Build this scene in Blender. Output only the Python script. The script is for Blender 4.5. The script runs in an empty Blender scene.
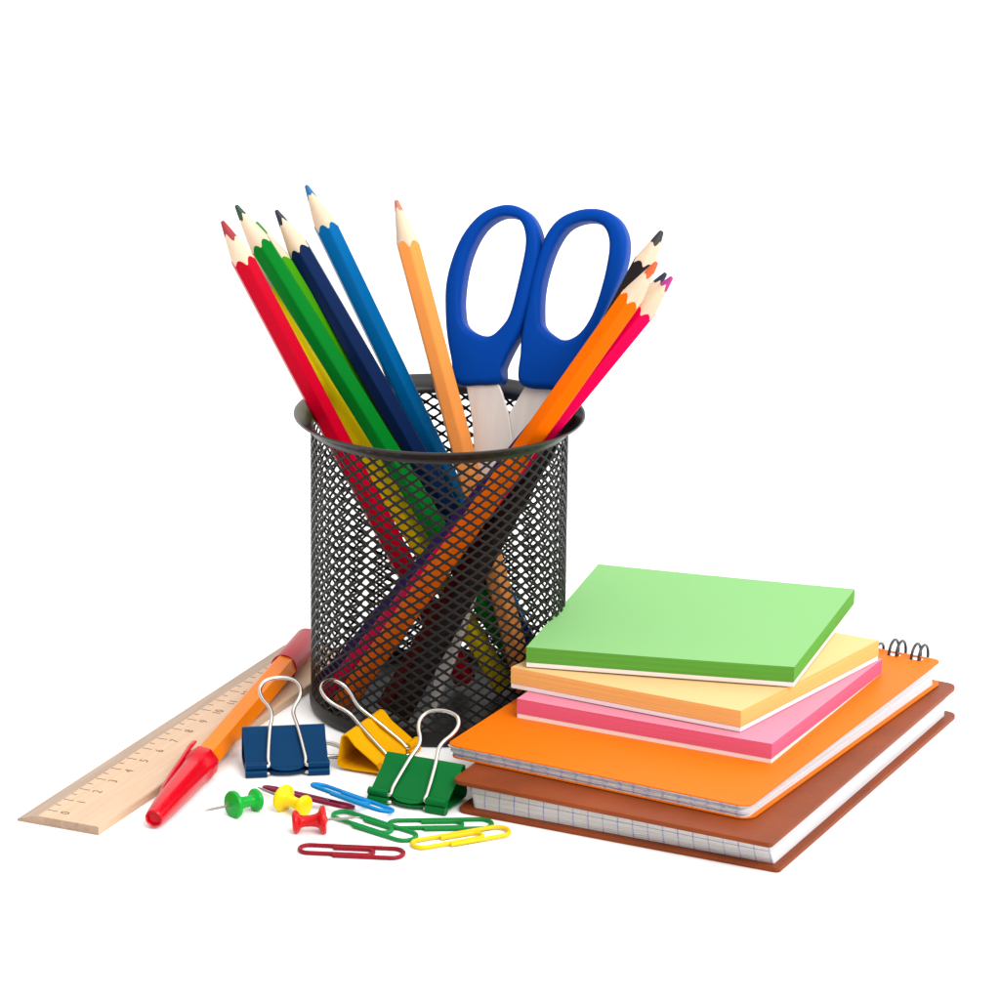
import bpy, bmesh, math, random
from mathutils import Vector, Matrix
random.seed(7)
S = 0.01                                   # everything below is written in centimetres
scene = bpy.context.scene
COL = scene.collection
R = math.radians

# ------------------------------------------------------------------ camera
FPX, CY = 4311.0, 468.0
TH, RO = R(16.58), R(0.643)
CAM = Vector((1.96, -133.26, 47.781))
_r0, _u0 = Vector((1, 0, 0)), Vector((0, math.sin(TH), math.cos(TH)))
FW = Vector((0, math.cos(TH), -math.sin(TH)))
RT = _r0 * math.cos(RO) + _u0 * math.sin(RO)
UP = _u0 * math.cos(RO) - _r0 * math.sin(RO)
cd = bpy.data.cameras.new('camera'); cam = bpy.data.objects.new('camera', cd); COL.objects.link(cam)
cd.sensor_width = 36; cd.sensor_fit = 'HORIZONTAL'; cd.lens = FPX / 1000 * 36
cd.shift_y = -(500 - CY) / 1000
cd.clip_start = 0.05; cd.clip_end = 200
M = Matrix((RT, UP, -FW)).transposed().to_4x4(); M.translation = CAM * S
cam.matrix_world = M
scene.camera = cam

# ------------------------------------------------------------------ world: a white studio, brighter above and to the right
w = bpy.data.worlds.new('World'); scene.world = w; w.use_nodes = True
nt = w.node_tree; nt.nodes.clear()
out = nt.nodes.new('ShaderNodeOutputWorld'); bg = nt.nodes.new('ShaderNodeBackground')
tc = nt.nodes.new('ShaderNodeTexCoord'); dot = nt.nodes.new('ShaderNodeVectorMath'); dot.operation = 'DOT_PRODUCT'
dot.inputs[1].default_value = Vector((0.66, 0.28, 0.70)).normalized()
mr = nt.nodes.new('ShaderNodeMapRange'); mr.interpolation_type = 'SMOOTHSTEP'
mr.inputs['From Min'].default_value = -0.45; mr.inputs['From Max'].default_value = 1.0
mr.inputs['To Min'].default_value = 0.36; mr.inputs['To Max'].default_value = 1.75
nt.links.new(tc.outputs['Generated'], dot.inputs[0]); nt.links.new(dot.outputs['Value'], mr.inputs['Value'])
nt.links.new(mr.outputs['Result'], bg.inputs['Strength']); bg.inputs['Color'].default_value = (1, 1, 1, 1)
nt.links.new(bg.outputs[0], out.inputs[0])
# ------------------------------------------------------------------ key light (a big soft window-like light from the right)
sd = bpy.data.lights.new('key_light', 'SUN'); sd.energy = 1.55; sd.angle = R(30); sd.color = (1, 0.985, 0.96)
so = bpy.data.objects.new('key_light', sd); COL.objects.link(so)
so.rotation_euler = Vector((0.40, -0.60, 0.70)).to_track_quat('Z', 'Y').to_euler()

scene.view_settings.view_transform = 'Standard'; scene.view_settings.look = 'None'
scene.view_settings.exposure = 0.24; scene.view_settings.gamma = 1
scene.render.engine = 'CYCLES'

# ------------------------------------------------------------------ helpers
def at(px, py, z=None, y=None):
    """point of the real place (cm) seen at a pixel of the photograph, on height z or depth y"""
    d = FW * FPX + RT * (px - 500) - UP * (py - CY)
    t = (z - CAM.z) / d.z if z is not None else (y - CAM.y) / d.y
    return CAM + d * t

def on_plane(px, py, p0, n):
    d = FW * FPX + RT * (px - 500) - UP * (py - CY)
    return CAM + d * ((p0 - CAM).dot(n) / d.dot(n))

def srgb(r, g, b):
    f = lambda c: ((c / 255 + 0.055) / 1.055) ** 2.4 if c > 10 else c / 255 / 12.92
    return (f(r), f(g), f(b), 1)

K = 0.80      # overall level of the base colours under this light
def mat(name, col, rough=0.5, metal=0.0, var=0.06, vscale=6.0, bump=0.0, bscale=80.0, coat=0.0, spec=0.5, stretch=(1, 1, 1), trans=0.0, sss=0.0):
    m = bpy.data.materials.new(name); m.use_nodes = True
    n, l = m.node_tree.nodes, m.node_tree.links
    p = n['Principled BSDF']
    p.inputs['Roughness'].default_value = rough; p.inputs['Metallic'].default_value = metal
    p.inputs['Specular IOR Level'].default_value = spec
    if coat: p.inputs['Coat Weight'].default_value = coat; p.inputs['Coat Roughness'].default_value = 0.08
    if trans: p.inputs['Transmission Weight'].default_value = trans
    if sss:
        p.inputs['Subsurface Weight'].default_value = sss; p.inputs['Subsurface Radius'].default_value = (0.004, 0.002, 0.001); p.inputs['Subsurface Scale'].default_value = 1
    t = n.new('ShaderNodeTexCoord'); mp = n.new('ShaderNodeMapping'); mp.inputs['Scale'].default_value = stretch
    l.new(t.outputs['Object'], mp.inputs['Vector'])
    nz = n.new('ShaderNodeTexNoise'); nz.inputs['Scale'].default_value = vscale / S * 0.1; nz.inputs['Detail'].default_value = 5
    l.new(mp.outputs[0], nz.inputs['Vector'])
    rp = n.new('ShaderNodeValToRGB')
    c = col if name == 'white_sheet' else tuple(x * K for x in col[:3])
    rp.color_ramp.elements[0].position = 0.3; rp.color_ramp.elements[1].position = 0.7
    rp.color_ramp.elements[0].color = (c[0] * (1 - var), c[1] * (1 - var), c[2] * (1 - var), 1)
    rp.color_ramp.elements[1].color = tuple(min(0.97, x * (1 + var)) for x in c[:3]) + (1,)
    l.new(nz.outputs['Fac'], rp.inputs['Fac']); l.new(rp.outputs['Color'], p.inputs['Base Color'])
    rr = n.new('ShaderNodeMapRange'); rr.inputs['To Min'].default_value = rough * 0.85; rr.inputs['To Max'].default_value = min(1, rough * 1.2)
    l.new(nz.outputs['Fac'], rr.inputs['Value']); l.new(rr.outputs['Result'], p.inputs['Roughness'])
    if bump:
        nb = n.new('ShaderNodeTexNoise'); nb.inputs['Scale'].default_value = bscale / S * 0.1; nb.inputs['Detail'].default_value = 4
        l.new(mp.outputs[0], nb.inputs['Vector'])
        b = n.new('ShaderNodeBump'); b.inputs['Strength'].default_value = bump; b.inputs['Distance'].default_value = 0.0003
        l.new(nb.outputs['Fac'], b.inputs['Height']); l.new(b.outputs['Normal'], p.inputs['Normal'])
    m['ramp'] = rp.name
    return m

def link(o, parent=None):
    COL.objects.link(o)
    if parent: o.parent = parent
    return o

def obj(name, bm, m, parent=None, smooth=None, origin=None, bevel=0, mats=None):
    """bm is in world centimetres; it becomes one mesh object in metres, local to its parent"""
    me = bpy.data.meshes.new(name)
    bmesh.ops.recalc_face_normals(bm, faces=bm.faces)
    if parent is not None:
        bm.transform(Matrix(parent['inv']) if 'inv' in parent else Matrix.Identity(4)); bm.transform(Matrix.Scale(S, 4))
        o = bpy.data.objects.new(name, me); link(o, parent)
    else:
        if origin is None:
            vs = [v.co for v in bm.verts]
            origin = Vector((sum(v.x for v in vs) / len(vs), sum(v.y for v in vs) / len(vs), min(v.z for v in vs)))
        bm.transform(Matrix.Translation(-origin)); bm.transform(Matrix.Scale(S, 4))
        o = bpy.data.objects.new(name, me); link(o); o.location = origin * S
    bm.to_mesh(me); bm.free()
    for x in (mats or [m]): me.materials.append(x)
    if smooth is not None:
        for p in me.polygons: p.use_smooth = True
        if smooth < 180: me.set_sharp_from_angle(angle=R(smooth))
    if bevel:
        b = o.modifiers.new('bevel', 'BEVEL'); b.width = bevel * S; b.segments = 2; b.limit_method = 'ANGLE'; b.angle_limit = R(40)
    return o

def thing(name, label, cat, mtx, group=None):
    o = bpy.data.objects.new(name, None); link(o); o.empty_display_size = 0.01
    inv = mtx.inverted(); o['inv'] = [list(r) for r in inv]
    m2 = mtx.copy(); m2.translation = mtx.translation * S; o.matrix_world = m2
    return tag(o, label, cat, group)

def tag(o, label, cat, group=None):
    o['label'] = label; o['category'] = cat
    if group: o['group'] = group
    return o

def frame(o, x, y=None, z=None):
    """matrix from origin and axes"""
    m = Matrix((x, y, z)).transposed().to_4x4(); m.translation = o; return m

def rotz(o, a):
    m = Matrix.Rotation(a, 4, 'Z'); m.translation = o; return m

def grid(bm, rings, closed_ring=True, closed_path=False, cap=False):
    vs = [[bm.verts.new(p) for p in r] for r in rings]
    n = len(rings[0]); k = len(rings)
    for i in range(k if closed_path else k - 1):
        a, b = vs[i], vs[(i + 1) % k]
        for j in range(n if closed_ring else n - 1):
            f = (a[j], a[(j + 1) % n], b[(j + 1) % n], b[j])
            if len(set(f)) == 4: bm.faces.new(f)
    if cap:
        bm.faces.new(vs[0][::-1]); bm.faces.new(vs[-1])
    return vs

def tube(bm, pts, r, n=8, closed=False, cap=True):
    pts = [Vector(p) for p in pts]; k = len(pts); rings = []
    rad = r if callable(r) else (lambda t: r)
    prev = None
    for i, p in enumerate(pts):
        a = pts[(i - 1) % k] if closed or i > 0 else p; b = pts[(i + 1) % k] if closed or i < k - 1 else p
        t = (b - a).normalized()
        if prev is None:
            u = t.orthogonal().normalized()
        else:
            u = (prev - t * prev.dot(t)).normalized()
        prev = u; v = t.cross(u); rr = rad(i / (k - 1))
        rings.append([p + (u * math.cos(2 * math.pi * j / n) + v * math.sin(2 * math.pi * j / n)) * rr for j in range(n)])
    grid(bm, rings, closed_path=closed, cap=cap and not closed)

def lathe(bm, prof, n=48, mtx=None, cap=False):
    """prof: (radius, height) pairs about z"""
    mtx = mtx or Matrix.Identity(4)
    rings = [[mtx @ Vector((r * math.cos(2 * math.pi * j / n), r * math.sin(2 * math.pi * j / n), h)) for j in range(n)] for r, h in prof]
    grid(bm, rings, cap=cap)

def spline(pts, k=8, closed=False):
    """Catmull-Rom"""
    pts = [Vector(p) for p in pts]; n = len(pts); out = []
    for i in range(n if closed else n - 1):
        g = (lambda j: pts[j % n]) if closed else (lambda j: pts[max(0, min(n - 1, j))])
        a, b, c, d = g(i - 1), g(i), g(i + 1), g(i + 2)
        for s in range(k):
            t = s / k
            out.append(0.5 * ((2 * b) + (c - a) * t + (2 * a - 5 * b + 4 * c - d) * t * t + (3 * b - a - 3 * c + d) * t ** 3))
    if not closed: out.append(pts[-1])
    return out

def resample(pts, n, closed=True):
    pts = [Vector(p) for p in pts]; q = pts + ([pts[0]] if closed else [])
    L = [0]
    for a, b in zip(q, q[1:]): L.append(L[-1] + (b - a).length)
    out = []; m = n if closed else n - 1
    for i in range(n):
        s = L[-1] * i / m; j = 0
        while j < len(L) - 2 and L[j + 1] < s: j += 1
        t = (s - L[j]) / max(1e-9, L[j + 1] - L[j]); out.append(q[j].lerp(q[j + 1], min(1, t)))
    return out

# ------------------------------------------------------------------ setting: one white sheet
bm = bmesh.new()
v = [bm.verts.new(p) for p in ((-3000, -1500, 0), (3000, -1500, 0), (3000, 4500, 0), (-3000, 4500, 0))]; bm.faces.new(v)
g = obj('ground', bm, mat('white_sheet', (0.93, 0.93, 0.93, 1), 0.75, var=0.004, vscale=0.5, spec=0.25), origin=Vector((0, 0, 0)))
g['kind'] = 'structure'

# ------------------------------------------------------------------ materials
wood_pencil = mat('pencil_wood', (0.86, 0.65, 0.46, 1), 0.6, var=0.12, vscale=5, stretch=(3, 3, 0.6), bump=0.25, bscale=30)
black_metal = mat('black_metal', (0.011, 0.0105, 0.010, 1), 0.38, var=0.15, vscale=8, bump=0.1, bscale=60, spec=0.18)
steel = mat('polished_wire', (0.74, 0.70, 0.64, 1), 0.14, metal=1.0, var=0.04, vscale=10)
blade_steel = mat('blade_steel', (0.92, 0.84, 0.78, 1), 0.42, metal=0.35, var=0.05, vscale=6, stretch=(6, 6, 0.6), bump=0.15, bscale=60)

# ------------------------------------------------------------------ mesh cup
RB, HC = 4.11, 9.96
cup = thing('pencil_cup', 'black wire mesh desk cup with flared rim full of pencils and scissors', 'cup', rotz(Vector((0, 0, 0)), 0))
bm = bmesh.new()
N = 49; W = 2 * math.pi / N; H = 0.366; z0 = 0.36; rows = 50
for s in (-1, 1):
    for i in range(N):
        rings = []
        for k in range(rows * 2 + 1):
            node = (k % 2 == 0)
            hh = k / 2; z = z0 + hh * H / 2; th = (i + s * hh / 2) * W + 0.03
            er = Vector((math.cos(th), math.sin(th), 0)); et = Vector((-math.sin(th), math.cos(th), 0)); ez = Vector((0, 0, 1))
            t = (et * (W * RB / 2 * s) + ez * (H / 2)).normalized(); b = er.cross(t)
            wd = 0.057 if node else 0.041; rd = 0.032
            # expanded metal: strands tilt a little out of the surface between the nodes
            c = er * (RB + (0.006 * s if node else 0.012)) + ez * z
            rings.append([c + b * (wd * math.cos(a)) + er * (rd * math.sin(a)) for a in [math.pi / 3 * q + 0.3 for q in range(6)]])
        grid(bm, rings, cap=True)
obj('wire_mesh', bm, black_metal, cup, smooth=50)
bm = bmesh.new()   # rolled rim, flared flange, and the plain band under it
prof = [(RB - .05, 9.36), (RB - .06, 9.45), (RB + .06, 9.60), (RB + .28, 9.74), (RB + .47, 9.83), (RB + .54, 9.88), (RB + .575, 9.865), (RB + .58, 9.81), (RB + .53, 9.76), (RB + .30, 9.64), (RB + .13, 9.52), (RB + .07, 9.46), (RB + .055, 9.36)]
lathe(bm, [(r_, h_ + .09) for r_, h_ in prof + [prof[0]]], 128)
obj('rim', bm, mat('rim_enamel', (0.012, 0.0115, 0.011, 1), 0.3, var=0.05, spec=0.4), cup, smooth=60)
bm = bmesh.new()
prof = [(RB + .03, .54), (RB + .075, .52), (RB + .085, .3), (RB + .07, .13), (RB + .0, .04), (RB - .12, .0), (RB - .3, .0), (RB - .36, .06), (3.3, .09), (0.02, .10), (0.02, .16), (3.4, .15), (RB - .15, .16), (RB - .06, .25), (RB - .045, .5), (RB + .03, .54)]
lathe(bm, prof, 128)
obj('base', bm, black_metal, cup, smooth=45)

# ------------------------------------------------------------------ pencils
def make_pencil(P, T, roll, body_m, lead_m, lead_len, label, cone=1.36, group='coloured pencils standing in the cup'):
    P, T = Vector(P), Vector(T); L = (T - P).length; z = (T - P).normalized()
    x = z.orthogonal().normalized(); x = (Vector((1, 0, 0)) - z * z.x).normalized(); y = z.cross(x); vw = (CAM - T).normalized()
    x = Matrix.Rotation(math.atan2(vw.dot(y), vw.dot(x)) + R(-30 + roll), 3, z) @ x       # a corner of the hexagon faces the front
    y = z.cross(x); mt = frame(P, x, y, z)
    t = thing('pencil', label, 'pencil', mt, group)
    ap = 0.352; n = 72; apex = L + .27; ta = ap / (cone + .27)
    def hexr(a):
        a = (a + math.pi / 6) % (math.pi / 3) - math.pi / 6
        r = ap / math.cos(a)
        return min(r, ap * 1.115)       # corners slightly rounded
    A = [2 * math.pi * j / n for j in range(n)]
    rnd = random.Random(sum(map(ord, label)))
    ph = [rnd.uniform(0, 6.28) for _ in range(4)]
    wob = lambda a: 0.05 * math.sin(a + ph[0]) + 0.035 * math.sin(3 * a + ph[1])
    ring = lambda f, h: [mt @ Vector((f(a) * math.cos(a), f(a) * math.sin(a), h(a) if callable(h) else h)) for a in A]
    # sharpened boundary: the cone meets the hexagon
    hb = lambda a: apex - hexr(a) / ta * (1 + wob(a) * 0.5) - 0.0
    bm = bmesh.new()
    rings = [ring(lambda a: hexr(a) * .2, 0.0), ring(lambda a: hexr(a) * .96, 0.0), ring(hexr, 0.03), ring(hexr, hb), ring(lambda a: hexr(a) - .012, lambda a: hb(a) + 0.004), ring(lambda a: hexr(a) * .9, lambda a: hb(a) - .25)]
    grid(bm, rings, cap=True)
    obj('body', bm, body_m, t, smooth=28)
    bm = bmesh.new()
    ll = lambda a: L - lead_len * (1 + 0.22 * math.sin(2 * a + ph[2]) + .12 * math.sin(5 * a + ph[3]))
    cr = lambda h: (apex - h) * ta
    rings = [ring(lambda a: hexr(a) * .97, lambda a: hb(a) - .03), ring(lambda a: hexr(a) - .012, lambda a: hb(a) + .003)]
    for k in range(1, 8):
        f = k / 7
        rings.append([mt @ Vector(((cr(h) * (1 if f < 1 else 1)) * math.cos(a), cr(h) * math.sin(a), h)) for a in A for h in [hb(a) * (1 - f) + ll(a) * f]])
    rings.append([mt @ Vector((.5 * cr(ll(a)) * math.cos(a), .5 * cr(ll(a)) * math.sin(a), ll(a) - .02)) for a in A])
    grid(bm, rings, cap=True)
    obj('sharpened_wood', bm, wood_pencil, t, smooth=60)
    bm = bmesh.new(); tip = L - 0.07
    rings = [[mt @ Vector((.9 * cr(ll(a)) * math.cos(a), .9 * cr(ll(a)) * math.sin(a), ll(a) - .02)) for a in A],
             [mt @ Vector(((cr(ll(a)) + .004) * math.cos(a), (cr(ll(a)) + .004) * math.sin(a), ll(a))) for a in A],
             [mt @ Vector(((cr(h) + .004) * math.cos(a), (cr(h) + .004) * math.sin(a), h)) for a in A for h in [ll(a) * .5 + tip * .5]]]
    for r_, h_ in ((cr(tip) + .004, tip), (cr(tip) * .9, tip + .04), (cr(tip) * .6, tip + .065), (cr(tip) * .2, tip + .075)):
        rings.append([mt @ Vector((r_ * math.cos(a), r_ * math.sin(a), h_)) for a in A])
    grid(bm, rings, cap=True)
    obj('lead', bm, lead_m, t, smooth=50)
    return t

def paint(name, c, rough=0.28): return mat(name, c, rough, var=0.03, vscale=3, spec=0.05, bump=0.05, bscale=25)
def leadm(name, c): return mat(name, c, 0.55, var=0.12, vscale=20, bump=0.3, bscale=60)
PENCILS = [
 ('red', (0.88,1.13,0.45),(-6.88,-0.94,16.40), 9, srgb(196,0,36), srgb(165,28,45), .55, 'crimson pencil, leftmost of the fan leaning over the left rim'),
 ('dark_green', (3.25,0.19,0.45),(-6.55,0.80,16.51), -3, srgb(0,124,36), srgb(15,70,50), .42, 'dark green pencil in front of the light green and yellow ones'),
 ('light_green', (2.97,2.34,0.45),(-5.96,1.57,15.78), 0, srgb(70,160,5), srgb(55,125,25), .42, 'light green pencil mostly hidden behind the dark green one'),
 ('yellow', (2.19,0.47,0.45),(-6.29,2.20,14.70), 0, (1.25, 0.93, 0.0, 1), srgb(235,190,10), .4, 'yellow pencil showing as a strip between the crimson and dark green ones'),
 ('navy', (3.68,0.83,0.45),(-5.34,1.98,16.09), -5, srgb(14,38,82), srgb(25,32,58), .45, 'dark navy pencil between the light green and bright blue ones'),
 ('blue', (3.42,1.59,0.45),(-4.41,2.86,16.72), 9, srgb(0,102,166), srgb(0,105,165), .38, 'bright blue pencil with the highest tip of all'),
 ('peach', (3.01,-0.90,0.45),(-1.49,2.58,16.33), 5, srgb(255,160,80), srgb(205,120,95), .34, 'pale orange pencil standing alone left of the scissors'),
 ('orange', (-3.07,-1.44,0.45),(6.76,-3.15,15.77), -3, srgb(255,112,0), srgb(225,95,40), .45, 'vivid orange pencil, frontmost of the bundle leaning right'),
 ('pink', (-3.50,-0.44,0.45),(7.26,-2.62,15.17), 0, srgb(235,0,85), srgb(180,40,135), .42, 'hot pink pencil with magenta lead beside the orange one'),
 ('purple', (-3.68,0.32,0.45),(7.10,-1.85,15.10), 0, srgb(52,32,100), srgb(30,34,66), .4, 'dark violet pencil lying behind the orange and pink ones'),
 ('black', (-1.21,-2.38,0.45),(7.05,0.90,15.80), 3, srgb(42,36,36), srgb(38,38,40), .42, 'black pencil with black lead next to the right scissor handle'),
 ('brown', (-1.64,-1.70,0.45),(6.60,1.42,14.48), 0, srgb(88,26,24), srgb(70,30,25), .42, 'dark brown pencil almost hidden behind the black one'),
]
for nm, P, T, roll, c, lc, ll, lab in PENCILS:
    make_pencil(P, T, roll, paint(nm + '_paint', c), leadm(nm + '_lead', lc), ll, lab, 1.12 if nm == 'black' else 1.36)

# ------------------------------------------------------------------ scissors (lean back against the rim)
lean, yaw = R(20), R(15)
ex = Vector((math.cos(yaw), -math.sin(yaw), 0)); ey_ = Vector((math.sin(yaw) * math.sin(lean), math.cos(yaw) * math.sin(lean), math.cos(lean)))
en = ex.cross(ey_)       # towards the camera
en = en if en.y < 0 else -en
p0 = at(432, 712, z=0.3)
sc = thing('scissors', 'large scissors with blue plastic loop handles standing in the cup, blades down', 'scissors', frame(p0, ex, -en, ey_))
def zp(x, y): return (430 + x * 0.27, 180 + y * 0.27)     # traced at 3.7x
def P3(q, dn=0.0): return on_plane(q[0], q[1], p0, en) + en * dn
blue_plastic = mat('blue_plastic', srgb(0, 68, 164), 0.5, var=0.03, vscale=2, bump=0.06, bscale=12, spec=0.05)
def handle(outer, hole, depth, nfix=96):
    O = resample(spline([P3(zp(*q), 0) for q in outer], 8, True), nfix)
    I0 = resample(spline([P3(zp(*q), 0) for q in hole], 8, True), 400)
    cI = sum(I0, Vector()) / len(I0)
    # match by direction from the hole axis, so that the section lines do not cross
    I = []
    top = O
    for i, o in enumerate(O):
        # nearest-by-angle in stretched coordinates
        def ang(p): d = p - cI; return math.atan2(d.dot(ey_) * 0.5, d.dot(ex))
        ao = ang(o); I.append(min(I0, key=lambda q: abs((ang(q) - ao + math.pi) % (2 * math.pi) - math.pi)))
    bm = bmesh.new(); rings = []
    for o, i_ in zip(O, I):
        d = i_ - o; Lw = d.length; u = d / Lw; r = min(0.24, Lw * .45); ring = []
        h = depth / 2
        for cx, cy, a0 in ((r, h - r, 180), (Lw - r, h - r, 90), (Lw - r, -h + r, 0), (r, -h + r, -90)):
            for k in range(6):
                a = R(a0 - 18 * k)
                ring.append(o + u * (cx + r * math.cos(a)) + en * (cy + r * math.sin(a)))
        # extra points keep wide spans flat
        rings.append(ring)
    grid(bm, rings, closed_path=True)
    bm.transform(Matrix.Translation(-en * depth / 2))
    return obj('handle', bm, blue_plastic, sc, smooth=60)
def grow(pts, k, kr):
    cx = sum(p[0] for p in pts) / len(pts); cy = sum(p[1] for p in pts) / len(pts)
    out = []
    for x, y in pts:
        d = math.hypot(x - cx, y - cy); out.append((x + (x - cx) / d * k + (kr if x > cx else 0) * (1 if y < 600 else .4), y + (y - cy) / d * k * (1 if y < 600 else 0)))
    return out
lo = [(57,480),(60,380),(85,280),(125,195),(185,128),(245,98),(300,98),(350,125),(383,180),(392,255),(375,345),(345,460),(315,560),(283,640),(258,700),(252,750),(170,758),(95,752),(76,660),(62,570)]
lh = [(112,480),(112,420),(125,330),(150,250),(190,180),(240,140),(285,132),(328,147),(346,187),(347,252),(322,370),(292,488),(260,540),(215,575),(160,562),(122,530)]
handle(grow(lo, 6, 9), lh, 1.05)
ro = [(333,640),(338,570),(358,460),(378,370),(405,270),(430,200),(475,145),(525,115),(585,108),(640,120),(682,155),(704,215),(700,290),(675,370),(640,450),(600,540),(560,620),(520,700),(500,768),(430,772),(330,752)]
rh = [(406,500),(410,400),(431,310),(461,238),(500,180),(550,155),(602,152),(638,170),(657,212),(657,270),(637,370),(612,458),(580,525),(540,572),(490,590),(440,565),(412,535)]
handle(grow(ro, 5, 16), rh, 1.05)
def blade(px, d0, d1):
    pts = [P3(q) for q in px]; bm = bmesh.new()
    a = [bm.verts.new(p + en * d0) for p in pts]; b = [bm.verts.new(p + en * d1) for p in pts]
    n = len(a); bm.faces.new(a); bm.faces.new(b[::-1])
    for i in range(n): bm.faces.new((a[i], b[i], b[(i + 1) % n], a[(i + 1) % n]))
    return obj('blade', bm, blade_steel, sc, bevel=0.02)
blade([(463,378),(494,378),(500,392),(506,412),(510,440),(509,470),(497,520),(475,580),(456,640),(432,714),(428,700),(437,650),(453,570),(468,500),(472,450),(470,420),(466,395)], -.42, -.27)
blade([(526,378),(560,380),(548,410),(524,450),(506,490),(488,550),(468,610),(450,665),(431,712),(440,655),(458,590),(474,520),(484,470),(495,436),(508,408)], -.60, -.45)
bm = bmesh.new(); pc = P3((492, 497)); lathe(bm, [(0.01, .0), (.3, .0), (.36, -.04), (.36, -.12), (.2, -.5), (.01, -.5)], 32, Matrix.Translation(pc - en * .2) @ frame(Vector(), ex, -en.cross(ex), en))
obj('pivot_screw', bm, blade_steel, sc, smooth=40)

# ------------------------------------------------------------------ notebooks and pads
def rrect(c, rad, k=5):
    """rounded quad outline: c = 4 corners (xy order), rad = 4 radii"""
    out = []
    for i in range(4):
        p, a, b = c[i], c[i - 1], c[(i + 1) % 4]; r = rad[i]
        if r <= 0: out.append(p.copy()); continue
        u = (a - p).normalized(); v_ = (b - p).normalized()
        for j in range(k + 1):
            t = j / k * math.pi / 2
            out.append(p + u * r * (1 - math.sin(t)) + v_ * r * (1 - math.cos(t)))
    return out
def slab(bm, lo_, hi_, rad=(0, 0, 0, 0), mid=0):
    A, B = rrect(lo_, rad), rrect(hi_, rad)
    grid(bm, [[a.lerp(b, i / (mid + 1)) for a, b in zip(A, B)] for i in range(mid + 2)], cap=True)
def quad(front, left, right, z, zs=None, back=None):
    """corners FR(front), FL(left), BL, BR(right) from pixels"""
    zs = zs or (z, z, z)
    f, l, r_ = at(*front, z=zs[0]), at(*left, z=zs[1]), at(*right, z=zs[2])
    b = at(*back[:2], z=back[2]) if back else l + r_ - f
    return [f, l, b, r_]
def inset(c, f, l, b, r_):
    """move the edges of quad [FR, FL, BL, BR] inwards: front, left, back, right"""
    F, L_, B, R_ = c
    ux = (F - L_).normalized(); uy = (R_ - F).normalized()
    return [F + uy * f - ux * r_, L_ + uy * f + ux * l, B - uy * b + ux * l, R_ - uy * b - ux * r_]
def shiftz(c, dz): return [p + Vector((0, 0, dz)) for p in c]
def bookframe(c): return rotz(Vector((c[1].x, c[1].y, 0)), math.atan2(c[0].y - c[1].y, c[0].x - c[1].x))

def page_mat(name, base, line, step, lw, axis='X', zlines=0.0, zs=30.0, zcol=(0.35, 0.38, 0.6, 1), jag=0.0):
    """paper whose printed squares bleed to the cut edge: thin blue lines, plus the fine lines between sheets"""
    m = bpy.data.materials.new(name); m.use_nodes = True; n, l = m.node_tree.nodes, m.node_tree.links; p = n['Principled BSDF']
    p.inputs['Roughness'].default_value = 0.8; p.inputs['Specular IOR Level'].default_value = 0.2
    t = n.new('ShaderNodeTexCoord'); sp = n.new('ShaderNodeSeparateXYZ'); l.new(t.outputs['Object'], sp.inputs[0])
    nz = n.new('ShaderNodeTexNoise'); nz.inputs['Scale'].default_value = 900; nz.inputs['Detail'].default_value = 3
    mp = n.new('ShaderNodeMapping'); mp.inputs['Scale'].default_value = (0.12, 0.12, 3.0); l.new(t.outputs['Object'], mp.inputs[0]); l.new(mp.outputs[0], nz.inputs[0])
    def mth(op, a, b=None, clamp=False):
        q = n.new('ShaderNodeMath'); q.operation = op; q.use_clamp = clamp
        for i, x in enumerate((a, b)):
            if x is None: continue
            if isinstance(x, (int, float)): q.inputs[i].default_value = x
            else: l.new(x, q.inputs[i])
        return q.outputs[0]
    j = mth('MULTIPLY', mth('SUBTRACT', nz.outputs['Fac'], 0.5), jag * S)
    fx = mth('FRACT', mth('DIVIDE', mth('ADD', sp.outputs[axis], j), step * S))
    isl = mth('LESS_THAN', fx, lw)
    patch = n.new('ShaderNodeTexNoise'); patch.inputs['Scale'].default_value = 250; l.new(t.outputs['Object'], patch.inputs[0])
    isl = mth('MULTIPLY', isl, mth('MULTIPLY', patch.outputs['Fac'], 1.6, True))
    m1 = n.new('ShaderNodeMix'); m1.data_type = 'RGBA'; m1.inputs['A'].default_value = tuple(x * K for x in base[:3]) + (1,); m1.inputs['B'].default_value = line
    l.new(isl, m1.inputs['Factor'])
    zf = mth('MULTIPLY', mth('GREATER_THAN', nz.outputs['Fac'], 0.55), zlines)
    m2 = n.new('ShaderNodeMix'); m2.data_type = 'RGBA'; m2.inputs['B'].default_value = zcol
    l.new(m1.outputs['Result'], m2.inputs['A']); l.new(zf, m2.inputs['Factor'])
    l.new(m2.outputs['Result'], p.inputs['Base Color'])
    b = n.new('ShaderNodeBump'); b.inputs['Strength'].default_value = 0.5; b.inputs['Distance'].default_value = 0.0004
    l.new(nz.outputs['Fac'], b.inputs['Height']); l.new(b.outputs['Normal'], p.inputs['Normal'])
    return m
brown = mat('brown_leatherette', srgb(142, 66, 30), 0.4, var=0.20, vscale=3.5, bump=0.35, bscale=70, spec=.10)
page_brown = page_mat('squared_paper', (0.80, 0.78, 0.75, 1), (0.30, 0.34, 0.58, 1), 0.5, 0.085, zlines=0.10, jag=0.02)
plain_paper = mat('page_edges', (0.70, 0.69, 0.71, 1), 0.8, var=0.12, vscale=12, stretch=(.1, .1, 10), bump=.5, bscale=12, spec=.2)
def side_paper(o):
    o.data.materials.append(plain_paper)
    for p in o.data.polygons:
        if abs(p.normal.x) > .5: p.material_index = 1
page_orange = page_mat('squared_paper_fanned', (0.80, 0.78, 0.78, 1), (0.32, 0.36, 0.62, 1), 0.5, 0.13, zlines=0.45, jag=0.6)
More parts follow.
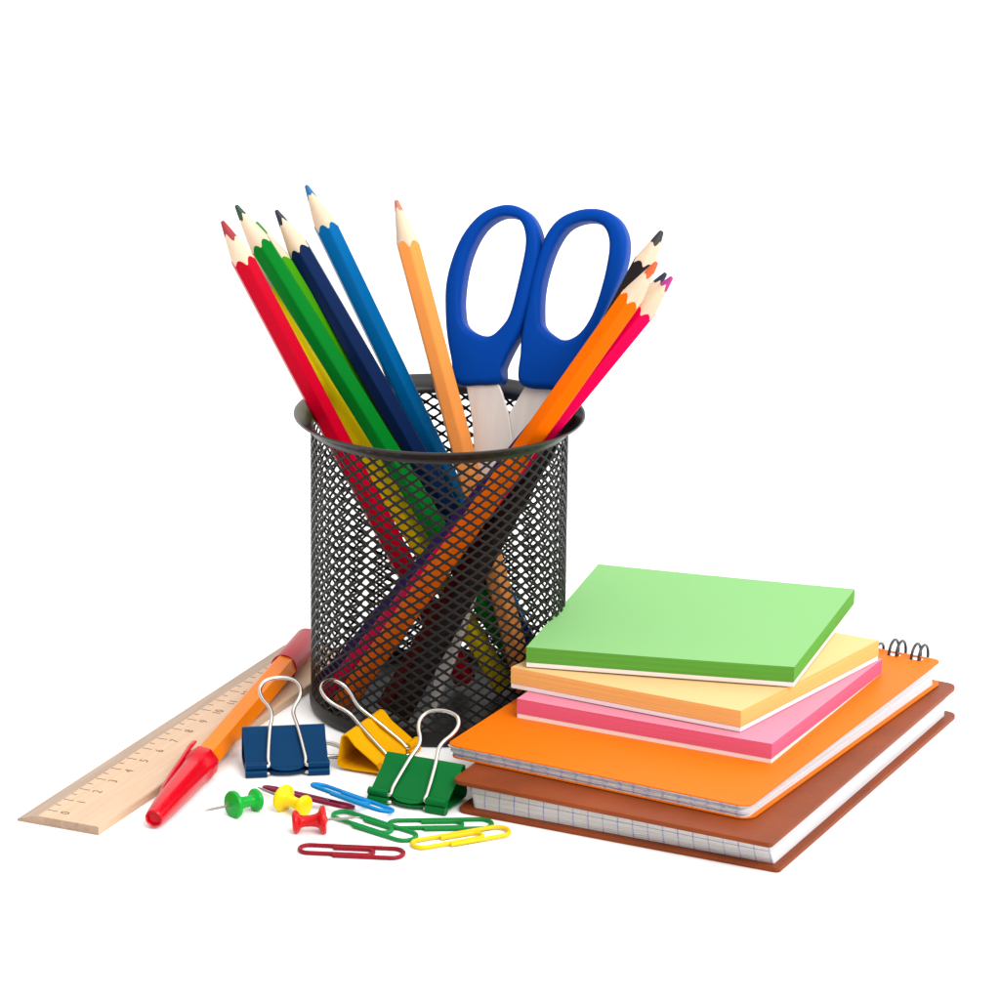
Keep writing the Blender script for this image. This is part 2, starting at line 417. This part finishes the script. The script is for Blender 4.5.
card_orange = mat('orange_card', srgb(252, 122, 0), 0.5, var=0.02, vscale=2, spec=.15, bump=0.05, bscale=60)

# brown notebook
Bq = quad((771, 844), (451, 779), (958, 684), 1.04)
bt = thing('notebook', 'thick brown hardcover notebook at the bottom of the stack', 'notebook', bookframe(Bq), 'notebooks and note pads in the stack')
Bb = quad((779, 873), (456, 812), (958, 716), 0.12)
Bb = [Vector((p.x, p.y, 0)) for p in quad((779, 873), (456, 812), (958, 716), 0.02)]
bm = bmesh.new(); slab(bm, Bb, shiftz(Bb, .14), (.15, .3, .3, .35)); obj('bottom_cover', bm, brown, bt, bevel=.03, smooth=40)
bm = bmesh.new(); slab(bm, shiftz(Bq, -.15), Bq, (.15, .3, .3, .35)); obj('top_cover', bm, brown, bt, bevel=.03, smooth=40)
pl = [Vector((p.x, p.y, .145)) for p in inset(Bb, .32, .42, .5, .28)]; ph_ = [Vector((p.x, p.y, .885)) for p in inset(Bq, .34, .42, .5, .24)]
bm = bmesh.new()
ns = 5
for i in range(ns):
    j = [random.uniform(-.025, .025) for _ in range(3)]
    a = [p.lerp(q, i / ns) for p, q in zip(pl, ph_)]; b = [p.lerp(q, (i + .97) / ns) for p, q in zip(pl, ph_)]
    a, b = inset(a, j[0], j[1], 0, j[2]), inset(b, j[0], j[1], 0, j[2]); slab(bm, a, b, (.05, .15, .05, .05), 1)
side_paper(obj('page_block', bm, page_brown, bt))

# orange spiral notebook
Oz = 1.50
Oq = quad((749, 807), (446, 744), (942, 660), Oz, (Oz, Oz, 1.72))
Ob = quad((750, 821), (449, 757), (943, 682), 1.07)
ot = thing('notebook', 'orange wire bound notebook lying on the brown notebook', 'notebook', bookframe(Oq), 'notebooks and note pads in the stack')
bm = bmesh.new(); slab(bm, Ob, shiftz(Ob, .035), (.45, .3, .4, .45)); obj('bottom_cover', bm, card_orange, ot, smooth=40)
pl = shiftz(inset(Ob, .06, .1, .35, .12), .04); ph_ = shiftz(inset(Oq, .02, .05, .35, .1), -.035)
bm = bmesh.new(); ns = 7
for i in range(ns):
    j = [random.uniform(-.03, .05) for _ in range(3)]
    a = [p.lerp(q, i / ns) for p, q in zip(pl, ph_)]; b = [p.lerp(q, (i + .9) / ns) for p, q in zip(pl, ph_)]
    a, b = inset(a, j[0], j[1], 0, j[2] * .5), inset(b, j[0], j[1], 0, j[2] * .5); slab(bm, a, b, (.25, .1, .1, .25), 1)
side_paper(obj('page_block', bm, page_orange, ot))
# top cover with a row of square punched holes along its back edge
F, L_, B, R_ = [p.copy() for p in Oq]
lenx = (F - L_).length; ux = (R_ - B).normalized(); uy = (R_ - F).normalized(); un = ux.cross(uy)
ux = (R_ - B).normalized()
bm = bmesh.new()
cov = rrect(Oq, (.35, .3, .4, .3))
strip = 0.62
front = [F, L_, B - uy * strip, R_ - uy * strip]
slab(bm, shiftz(front, -.035), front, (.35, .3, 0, 0))
holes = []; pitch = 0.80; x = 0.78
while x < lenx - .4: holes.append(x); x += pitch
# strip between the holes, built from the right end
def sq(a, b, c_, d): # a..b along -ux from R_, c_..d depth from back edge
    q = [R_ - ux * a - uy * d, R_ - ux * b - uy * d, R_ - ux * b - uy * c_, R_ - ux * a - uy * c_]; return q
hw = .21
slab(bm, shiftz(sq(0.0, holes[0] - hw, 0, strip - .0), -.035), sq(0.0, holes[0] - hw, 0, strip - .0), (0, 0, 0, .3))
for i, h in enumerate(holes):
    nx = holes[i + 1] - hw if i + 1 < len(holes) else lenx
    slab(bm, shiftz(sq(h + hw, nx, 0, strip), -.035), sq(h + hw, nx, 0, strip))
    slab(bm, shiftz(sq(h - hw, h + hw, .0, .13), -.035), sq(h - hw, h + hw, .0, .13))
    slab(bm, shiftz(sq(h - hw, h + hw, .42, strip), -.035), sq(h - hw, h + hw, .42, strip))
bmesh.ops.remove_doubles(bm, verts=bm.verts, dist=.0005)
obj('top_cover', bm, card_orange, ot)
wire_black = mat('black_wire', (0.02, 0.022, 0.025, 1), 0.3, var=0.05, spec=0.6)
for i, h in enumerate(holes):
    bm = bmesh.new()
    for dx in (-.13, .13):
        c = R_ - ux * (h + dx) - uy * .04 - Vector((0, 0, .10)); pts = []
        for k in range(21):
            a = R(-150 + 300 * k / 20); rr = .44 if i < 2 else .26
            pts.append(c - uy * (.19 - .0) * 0 + (-uy * math.sin(a) * .40) + Vector((0, 0, 1)) * (math.cos(a) * rr + (.06 if i < 2 else .0)))
        tube(bm, pts, .05, 8)
    obj('binding_ring', bm, wire_black, ot, smooth=60)

# sticky note pads
def pad(front, left, right, back, zt, thick, tipc, sidec, label, dxy=(0, 0), warp=0.03):
    T_ = quad(front, left, right, zt, None, back + (zt,)) if back else quad(front, left, right, zt)
    T_ = [p + Vector((dxy[0], dxy[1], 0)) for p in T_]
    t = thing('note_pad', label, 'note pad', bookframe(T_), 'notebooks and note pads in the stack')
    zb = .155
    def curved(bm, c, dz0, dz1, n=14, layers=6):
        # block with gently bowed sheets and slightly uneven sides
        F_, L2, B_, R2 = c
        P = lambda u, v_: L2.lerp(F_, u).lerp(B_.lerp(R2, u), v_)
        per = [(i / n, 0) for i in range(n)] + [(1, i / n) for i in range(n)] + [(1 - i / n, 1) for i in range(n)] + [(0, 1 - i / n) for i in range(n)]
        bow = lambda u, v_: warp * (math.sin(math.pi * u) * .6 + math.sin(math.pi * v_) * .4) * -1
        rings = []
        for k in range(layers + 1):
            z = dz0 + (dz1 - dz0) * k / layers; j = random.uniform(-.006, .006)
            cx = (F_ + B_) / 2
            rings.append([(lambda p: p + (p - cx) * j * .15 + Vector((0, 0, z + bow(u, v_) * (z + thick) / thick * .9)))(P(u, v_)) for u, v_ in per])
        vs = grid(bm, rings)
        # top and bottom as grids
        for zi, z in ((0, dz0), (-1, dz1)):
            g_ = {}
            for i, (u, v_) in enumerate(per): g_[(round(u * n), round(v_ * n))] = vs[zi][i]
            for a in range(n + 1):
                for b in range(n + 1):
                    if (a, b) not in g_:
                        u, v_ = a / n, b / n
                        g_[(a, b)] = bm.verts.new(P(u, v_) + Vector((0, 0, z + bow(u, v_) * (z + thick) / thick * .9)))
            for a in range(n):
                for b in range(n): bm.faces.new((g_[(a, b)], g_[(a + 1, b)], g_[(a + 1, b + 1)], g_[(a, b + 1)]))
    m1 = mat(label.split()[0] + '_paper_top', tipc, 0.7, var=0.012, vscale=1.5, spec=0.2)
    m2 = mat(label.split()[0] + '_paper_edges', sidec, 0.8, var=0.09, vscale=12, spec=0.1, stretch=(.10, .10, 24), bump=0.4, bscale=10)
    bm = bmesh.new(); curved(bm, T_, -thick + zb, 0)
    o = obj('paper_block', bm, m1, t, mats=[m1, m2], smooth=40)
    for p in o.data.polygons:
        if abs(p.normal.z) < .6: p.material_index = 1
    m3 = mat(label.split()[0] + '_backing', (0.98, 0.90, 0.88, 1), 0.8, var=0.03, spec=0.2)
    bm = bmesh.new(); curved(bm, inset(T_, .01, .01, .01, .01), -thick, -thick + zb - .012, layers=1)
    obj('backing_sheets', bm, m3, t, smooth=40)
    return t
pad((772, 744), (517, 698.5), (882, 659), None, 2.19, .64, srgb(240, 148, 172), srgb(232, 104, 138), 'pink square note pad lying directly on the orange notebook', (0, 0))
pad((741, 711), (511, 667), (879, 640), None, 2.90, .69, srgb(244, 206, 144), srgb(246, 184, 106), 'yellow square note pad between the pink and green pads', (0, 0))
pad((793, 667), (525, 647), (853.6, 589), (597, 564), 3.60, .66, srgb(142, 202, 126), srgb(96, 166, 62), 'light green square note pad on top of the stack', (.04, 0))

# ------------------------------------------------------------------ ruler
ra = R(66.2); rO = at(17, 814, z=.22); rO = Vector((rO.x, rO.y, 0))
rl = thing('ruler', 'pale wooden ruler lying flat on the left, numbered in centimetres', 'ruler', rotz(rO, ra))
rm = rotz(rO, ra); RL, RW, RH = 18.0, 2.82, .28
def wood_mat(ca_, cb_):
    m = bpy.data.materials.new('ruler_wood'); m.use_nodes = True; n, l = m.node_tree.nodes, m.node_tree.links; p = n['Principled BSDF']
    p.inputs['Roughness'].default_value = .5; p.inputs['Specular IOR Level'].default_value = .35
    t = n.new('ShaderNodeTexCoord'); mp = n.new('ShaderNodeMapping'); mp.inputs['Scale'].default_value = (18, 260, 260); l.new(t.outputs['Object'], mp.inputs[0])
    nz = n.new('ShaderNodeTexNoise'); nz.inputs['Scale'].default_value = 1.6; nz.inputs['Detail'].default_value = 8; nz.inputs['Distortion'].default_value = .6; l.new(mp.outputs[0], nz.inputs[0])
    rp = n.new('ShaderNodeValToRGB'); rp.color_ramp.elements[0].position = .3; rp.color_ramp.elements[1].position = .68
    rp.color_ramp.elements[0].color = ca_; rp.color_ramp.elements[1].color = cb_
    l.new(nz.outputs['Fac'], rp.inputs[0]); l.new(rp.outputs[0], p.inputs['Base Color'])
    b = n.new('ShaderNodeBump'); b.inputs['Strength'].default_value = .3; b.inputs['Distance'].default_value = .0002; l.new(nz.outputs['Fac'], b.inputs['Height']); l.new(b.outputs[0], p.inputs['Normal'])
    return m
# local: x along, y = towards the bevelled (left) edge -> left is +y after rotation; rO is the near left corner
prof = [(0, .0), (0, .07), (-.72, RH), (-RW + .04, RH), (-RW, RH - .03), (-RW, 0.0)]
bm = bmesh.new(); grid(bm, [[rm @ Vector((x, y, z)) for y, z in prof] for x in (0, .02, RL)], cap=True)
wm = wood_mat((0.53, 0.345, 0.215, 1), (0.585, 0.40, 0.262, 1))
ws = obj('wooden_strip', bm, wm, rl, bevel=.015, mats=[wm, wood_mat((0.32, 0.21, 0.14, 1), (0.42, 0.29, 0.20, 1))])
for p in ws.data.polygons:      # bevel's shade put into a darker wood colour; the near end takes it too
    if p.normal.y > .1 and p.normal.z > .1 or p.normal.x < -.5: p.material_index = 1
ink = mat('scale_ink', (0.10, 0.06, 0.04, 1), 0.7, var=0.3, vscale=40)
bm = bmesh.new()
def box(bm, mtx, x0, x1, y0, y1, z0, z1):
    vs = [bm.verts.new(mtx @ Vector(p)) for p in ((x0, y0, z0), (x1, y0, z0), (x1, y1, z0), (x0, y1, z0), (x0, y0, z1), (x1, y0, z1), (x1, y1, z1), (x0, y1, z1))]
    for f in ((0, 3, 2, 1), (4, 5, 6, 7), (0, 1, 5, 4), (1, 2, 6, 5), (2, 3, 7, 6), (3, 0, 4, 7)): bm.faces.new([vs[i] for i in f])
X0 = .58
for k in range(0, 35):
    x = X0 + k * .5
    if x > RL - .2: break
    box(bm, rm, x - .018, x + .018, -.74 - (.34 if k % 2 == 0 else .17), -.74, RH - .01, RH + .004)
obj('scale_marks', bm, ink, rl)
for k in range(0, 18):
    cu = bpy.data.curves.new('n', 'FONT'); cu.body = str(k); cu.size = .42; cu.align_x = 'CENTER'; cu.align_y = 'CENTER'; cu.extrude = .003; cu.resolution_u = 4
    cu.offset = -0.004
    to = bpy.data.objects.new('n', cu); COL.objects.link(to)
    bpy.context.view_layer.update()
    me = bpy.data.meshes.new_from_object(to.evaluated_get(bpy.context.evaluated_depsgraph_get()))
    bpy.data.objects.remove(to); bpy.data.curves.remove(cu)
    bm = bmesh.new(); bm.from_mesh(me); bpy.data.meshes.remove(me)
    bm.transform(rm @ Matrix.Translation((X0 + k, -1.36, RH + .003)) )
    obj('scale_number', bm, ink, rl)

# ------------------------------------------------------------------ ballpoint pen
cap_end, cap_open, far = at(153.5, 819, z=.36), None, at(301, 647.5, z=.78)
zx = (far - cap_end).normalized(); yy = Vector((0, 0, 1)).cross(zx).normalized(); xx = yy.cross(zx)   # xx ~ up
pm = frame(cap_end, xx, yy, zx)
pen = thing('ballpoint_pen', 'orange hexagonal ballpoint pen with a red cap, resting across the ruler', 'pen', pm)
red_pl = mat('red_plastic', srgb(208, 0, 26), 0.22, var=0.03, vscale=2, spec=.2, sss=0.2)
orange_pl = mat('orange_plastic', srgb(250, 130, 10), 0.28, var=0.03, vscale=2, spec=.07)
def ngonring(n, r, h, rot=0, sub=4, flat=1.0):
    out = []
    for j in range(n * sub):
        a = 2 * math.pi * j / (n * sub); b = (a + math.pi / n) % (2 * math.pi / n) - math.pi / n
        rr = r * (flat * math.cos(math.pi / n) / math.cos(b) + (1 - flat) * 1.0); rr = min(rr, r * .985)
        out.append(pm @ Vector((rr * math.cos(a + rot), rr * math.sin(a + rot), h)))
    return out
Lp = (far - cap_end).length
bm = bmesh.new()
grid(bm, [ngonring(6, .44, h, R(12)) for h in (3.2, 3.3, Lp - 1.75)], cap=True); obj('barrel', bm, orange_pl, pen, smooth=30)
bm = bmesh.new()   # cap: round at its end, six-sided at the mouth
sec = [(0.16, .30, 0), (.0, .245, 0), (-.02, .265, 0), (0.05, .29, 0), (.3, .315, 0), (1.2, .38, .1), (2.4, .435, .5), (3.6, .48, .9), (4.1, .50, 1), (4.15, .535, 1), (4.75, .55, 1), (4.77, .50, 1), (4.2, .47, 1)]
sec = [(0.12, .03, 0), (0.12, .2, 0), (0.02, .21, 0), (-.01, .235, 0), (0.04, .28, 0)] + sec[4:]
grid(bm, [ngonring(8, r, h, R(8), 4, f) for h, r, f in sec], cap=True)
cap = obj('cap', bm, red_pl, pen, smooth=32)
bm = bmesh.new()   # pocket clip on the ruler side of the cap
ca = R(117)
cdir = lambda r, h: pm @ Vector((r * math.cos(ca), r * math.sin(ca), h))
tdir = (pm.to_3x3() @ Vector((-math.sin(ca), math.cos(ca), 0)))
rings = []
for h, r, wd, tk in ((1.3, .36, .10, .03), (1.9, .46, .13, .06), (2.8, .53, .14, .08), (4.3, .62, .13, .08), (5.1, .68, .12, .08), (5.55, .68, .09, .07), (5.7, .66, .04, .04)):
    c = cdir(r - .06, h); rd = cdir(r + 1, h) - c
    rings.append([c + tdir * wd * math.cos(a) + rd * tk * math.sin(a) for a in [2 * math.pi * q / 10 for q in range(10)]])
grid(bm, rings, cap=True); obj('clip', bm, red_pl, pen, smooth=60)
bm = bmesh.new()
redend = mat('red_end_plastic', srgb(195, 40, 52), 0.3, var=0.03, spec=.08)
grid(bm, [ngonring(16, r, h, 0, 2, 0) for h, r in ((Lp - 2.0, .30), (Lp - 1.95, .35), (Lp - 1.95, .455), (Lp + .7, .44), (Lp + .9, .36), (Lp + .93, .1))], cap=True)
obj('end_plug', bm, redend, pen, smooth=40)

# ------------------------------------------------------------------ copies of a thing and of its parts
def copy_tree(o, mtx, label, paints=None):
    c = o.copy(); COL.objects.link(c)
    m2 = mtx.copy(); m2.translation = mtx.translation * S; c.matrix_world = m2
    c['label'] = label
    for ch in list(o.children):
        d = ch.copy(); COL.objects.link(d); d.parent = c
        if paints and ch.name.split('.')[0] in paints:
            d.material_slots[0].link = 'OBJECT'; d.material_slots[0].material = paints[ch.name.split('.')[0]]
    return c
def paint_own(o, m): o.material_slots[0].link = 'OBJECT'; o.material_slots[0].material = m

# ------------------------------------------------------------------ binder clips
def enamel(name, c): return mat(name, c, 0.3, var=0.03, vscale=4, spec=.07, bump=0.05, bscale=40)
navy_m, yel_m, grn_m = enamel('navy_enamel', srgb(0, 56, 98)), enamel('yellow_enamel', srgb(240, 170, 0)), enamel('green_enamel', srgb(8, 112, 48))
c_navy = rotz(Vector((-4.58, -6.80, 0)), R(8.5)); c_grn = rotz(Vector((-.76, -9.50, 0)), R(-24.5)); c_yel = rotz(Vector((-1.12, -5.66, 0)), R(66))
bt0 = thing('binder_clip', 'navy blue binder clip beside the pen, its wire loop standing up', 'binder clip', c_navy, 'binder clips in front of the cup')
HW = 1.3
def sheet(bm, mtx, path, thick, x0, x1):
    """bent sheet: path of (y, z), extruded along x"""
    pts = [Vector((0, y, z)) for y, z in path]; A, B = [], []
    for i, p in enumerate(pts):
        a, b = pts[max(0, i - 1)], pts[min(len(pts) - 1, i + 1)]; t = (b - a).normalized(); nn = Vector((0, -t.z, t.y))
        A.append(p + nn * thick / 2); B.append(p - nn * thick / 2)
    loop = A + B[::-1]
    xs = (x0, x1)
    grid(bm, [[mtx @ (p + Vector((x, 0, 0))) for p in loop] for x in xs], cap=True)
def arc(cy, cz, r, a0, a1, n=8): return [(cy + r * math.cos(R(a0 + (a1 - a0) * i / n)), cz + r * math.sin(R(a0 + (a1 - a0) * i / n))) for i in range(n + 1)]
path = [(.02, .30), (.5, .63), (.9, .90)] + arc(1.24, 1.06, .15, 128, 10, 8) + [(1.44, .7)] + arc(1.36, .28, .15, 0, -90, 8) + [(.9, .115), (.06, .15)]
bm = bmesh.new(); sheet(bm, c_navy, path, .045, -HW, HW)
# rolled barrels at the lips, either side of the tongue
for x0, x1 in ((-HW - .02, -.64), (.64, HW + .02)):
    for cy, cz, r in ((.0, .375, .125), (-.02, .135, .13)):
        mtx = c_navy @ Matrix.Translation((x0, cy, cz)) @ Matrix.Rotation(R(90), 4, 'Y')
        L = x1 - x0; lathe(bm, [(.05, 0.01), (r, 0), (r, L), (.05, L - .01)], 20, mtx, cap=True)
# tongue between the barrels
tg = [(-.62, .03), (-.50, -.02), (-.36, -.10), (-.15, -.15), (.15, -.15), (.36, -.10), (.50, -.02), (.62, .03), (.62, .14), (-.62, .14)]
sl = Vector((0, .44, .32)).normalized()
for dz, sgn in ((.30, 1), (.14, 0)):
    dirn = sl if sgn else Vector((0, 1, 0))
    nn = Vector((1, 0, 0)).cross(dirn) * .02
    base = Vector((0, .03, dz))
    grid(bm, [[c_navy @ (base + Vector((x, 0, 0)) + dirn * s_ + nn * q) for x, s_ in tg] for q in (-1, 1)], cap=True)
body = obj('body', bm, navy_m, bt0, smooth=40); paint_own(body, navy_m)
def wire_loop(up):
    half = [(.60, -.02), (.585, .25), (.52, .8), (.44, 1.35), (.35, 1.78), (.35, 1.98), (.42, 2.18), (.56, 2.42), (.645, 2.68), (.62, 2.92), (.48, 3.12), (.26, 3.22), (0, 3.25)]
    full = [(.95, .0, 0)] + [(x, s_, 0) for x, s_ in half] + [(-x, s_, 0) for x, s_ in half[-2::-1]] + [(-.95, .0, 0)]
    pts = spline(full, 5); res = []
    for p in pts:
        x, s_ = p.x, p.y
        if up: y, z = s_ * math.cos(R(37)) + .0, .375 + s_ * math.sin(R(37)) + .02 * min(1, max(0, s_ * 3))
        else: y, z = s_, max(.065, .12 - s_ * .1)
        res.append(c_navy @ Vector((x, y, z)))
    bm = bmesh.new(); tube(bm, res, .062, 10); return bm
obj('wire_handle', wire_loop(True), steel, bt0, smooth=60)
obj('wire_handle', wire_loop(False), steel, bt0, smooth=60)
copy_tree(bt0, c_yel, 'yellow binder clip lying sideways against the cup with its hollow end showing', {'body': yel_m})
copy_tree(bt0, c_grn, 'green binder clip next to the notebooks, its wire loop standing up', {'body': grn_m})

# ------------------------------------------------------------------ push pins (prototype along +z: head at 0, needle up)
def pin_mtx(head, disc):
    z = (disc - head).normalized(); x = z.orthogonal().normalized(); return frame(head, x, z.cross(x), z)
def pin_plastic(name, c): return mat(name, c, 0.25, var=0.02, spec=.25, sss=0.15)
needle_steel = mat('needle_steel', (0.42, 0.36, 0.32, 1), 0.3, metal=1.0)
pg, py_, pr = pin_plastic('green_pin_plastic', srgb(0, 172, 52)), pin_plastic('yellow_pin_plastic', srgb(255, 218, 0)), pin_plastic('red_pin_plastic', srgb(212, 14, 20))
mg = pin_mtx(at(255, 800, z=.35), at(227, 806, z=.41)); mg.translation = at(257, 799.5, z=.35)
pin0 = thing('push_pin', 'green push pin lying on its side nearest the pen cap', 'push pin', mg, 'push pins on the white surface')
bm = bmesh.new()
prof = [(.01, -.06), (.2, -.055), (.29, -.03), (.335, .02), (.335, .08), (.29, .14), (.19, .2), (.165, .3), (.17, .5), (.195, .66), (.24, .74), (.36, .80), (.405, .84), (.41, .90), (.385, .955), (.25, .98), (.12, .99), (.05, 1.02), (.03, 1.02)]
lathe(bm, [(r_ * 1.06, h_) for r_, h_ in prof], 40, mg, cap=True); b_ = obj('grip', bm, pg, pin0, smooth=50); paint_own(b_, pg)
bm = bmesh.new(); lathe(bm, [(.042, .9), (.042, 1.75), (.03, 1.9), (.004, 2.02)], 12, mg, cap=True); obj('needle', bm, needle_steel, pin0, smooth=50)
copy_tree(pin0, pin_mtx(at(305, 807, z=.34), at(281, 797, z=.41)), 'yellow push pin lying on its side behind the red one', {'grip': py_})
copy_tree(pin0, pin_mtx(at(294, 822, z=.335), at(328, 819.5, z=.41)), 'red push pin lying on its side, needle pointing right', {'grip': pr})

# ------------------------------------------------------------------ paper clips (prototype along x, 3.1 long)
def clip_mtx(a, b, roll=0, z0=None):
    x = (b - a).normalized(); y = Vector((0, 0, 1)).cross(x).normalized(); y = Matrix.Rotation(roll, 3, x) @ y; return frame(a, x, y, x.cross(y))
def vinyl(name, c): return mat(name, c, 0.3, var=0.03, spec=.2)
def aarc(cx, cy, r, a0, a1, n=10): return [(cx + r * math.cos(R(a0 + (a1 - a0) * i / n)), cy + r * math.sin(R(a0 + (a1 - a0) * i / n))) for i in range(n + 1)]
pp = [(1.05, -.34)] + aarc(2.76, 0, .34, -90, 90) + [(1.5, .335)] + aarc(.31, .05, .285, 90, 270) + [(1.2, -.235)] + aarc(2.0, -.02, .215, -90, 90) + [(1.0, .195)]
mr_ = clip_mtx(at(298.5, 849, z=.07), at(411, 854, z=.07))
dred = vinyl('dark_red_vinyl', srgb(150, 8, 34))
bm = bmesh.new(); pts3 = [mr_ @ Vector((x * 1.02, y * 1.12, .0)) for x, y in pp]
full = []
for a, b in zip(pts3, pts3[1:]):
    k = max(1, int((b - a).length / .12)); full += [a.lerp(b, i / k) for i in range(k)]
full.append(pts3[-1]); tube(bm, full, .066, 10)
pc0 = obj('paper_clip', bm, dred, None, smooth=60, origin=Vector((0, 0, 0)))
# keep its mesh local to the clip
pc0.data.transform(Matrix.Translation(-(mr_.translation * S))); rot = mr_.to_3x3().to_4x4(); pc0.data.transform(rot.inverted())
m2 = mr_.copy(); m2.translation = mr_.translation * S; pc0.matrix_world = m2
paint_own(pc0, dred)
tag(pc0, 'dark red paper clip lying alone at the very front', 'paper clip', 'coloured paper clips on the white surface')
def pclip(a, b, m, label, roll=0, flip=False):
    o = pc0.copy(); COL.objects.link(o)
    mt = clip_mtx(a, b, roll)
    if flip: mt = clip_mtx(b, a, roll)
    mt.translation = mt.translation * S; o.matrix_world = mt; o['label'] = label; o.material_slots[0].link = 'OBJECT'; o.material_slots[0].material = m
pclip(at(413, 846, z=.08), at(511, 829, z=.10), vinyl('yellow_vinyl', srgb(245, 205, 0)), 'yellow paper clip at the front corner of the brown notebook')
pclip(at(388, 825, z=.07), at(499, 823.5, z=.07), vinyl('green_vinyl', srgb(0, 128, 50)), 'long green paper clip lying behind the yellow clip')
pclip(at(334, 813, z=.10), at(405, 836, z=.07), vinyl('bright_green_vinyl', srgb(0, 140, 62)), 'short looking green paper clip touching the needle of the red push pin')
pclip(at(313, 784, z=.34), at(391, 812, z=.24), vinyl('sky_blue_vinyl', srgb(0, 138, 208)), 'sky blue paper clip tilted on its edge, propped on the maroon one', R(-16))
pclip(at(264, 787, z=.2), at(354, 808, z=.15), vinyl('maroon_vinyl', srgb(125, 12, 48)), 'maroon paper clip behind the yellow push pin, under the blue one', R(-18))

for o in scene.objects:
    if 'inv' in o: del o['inv']
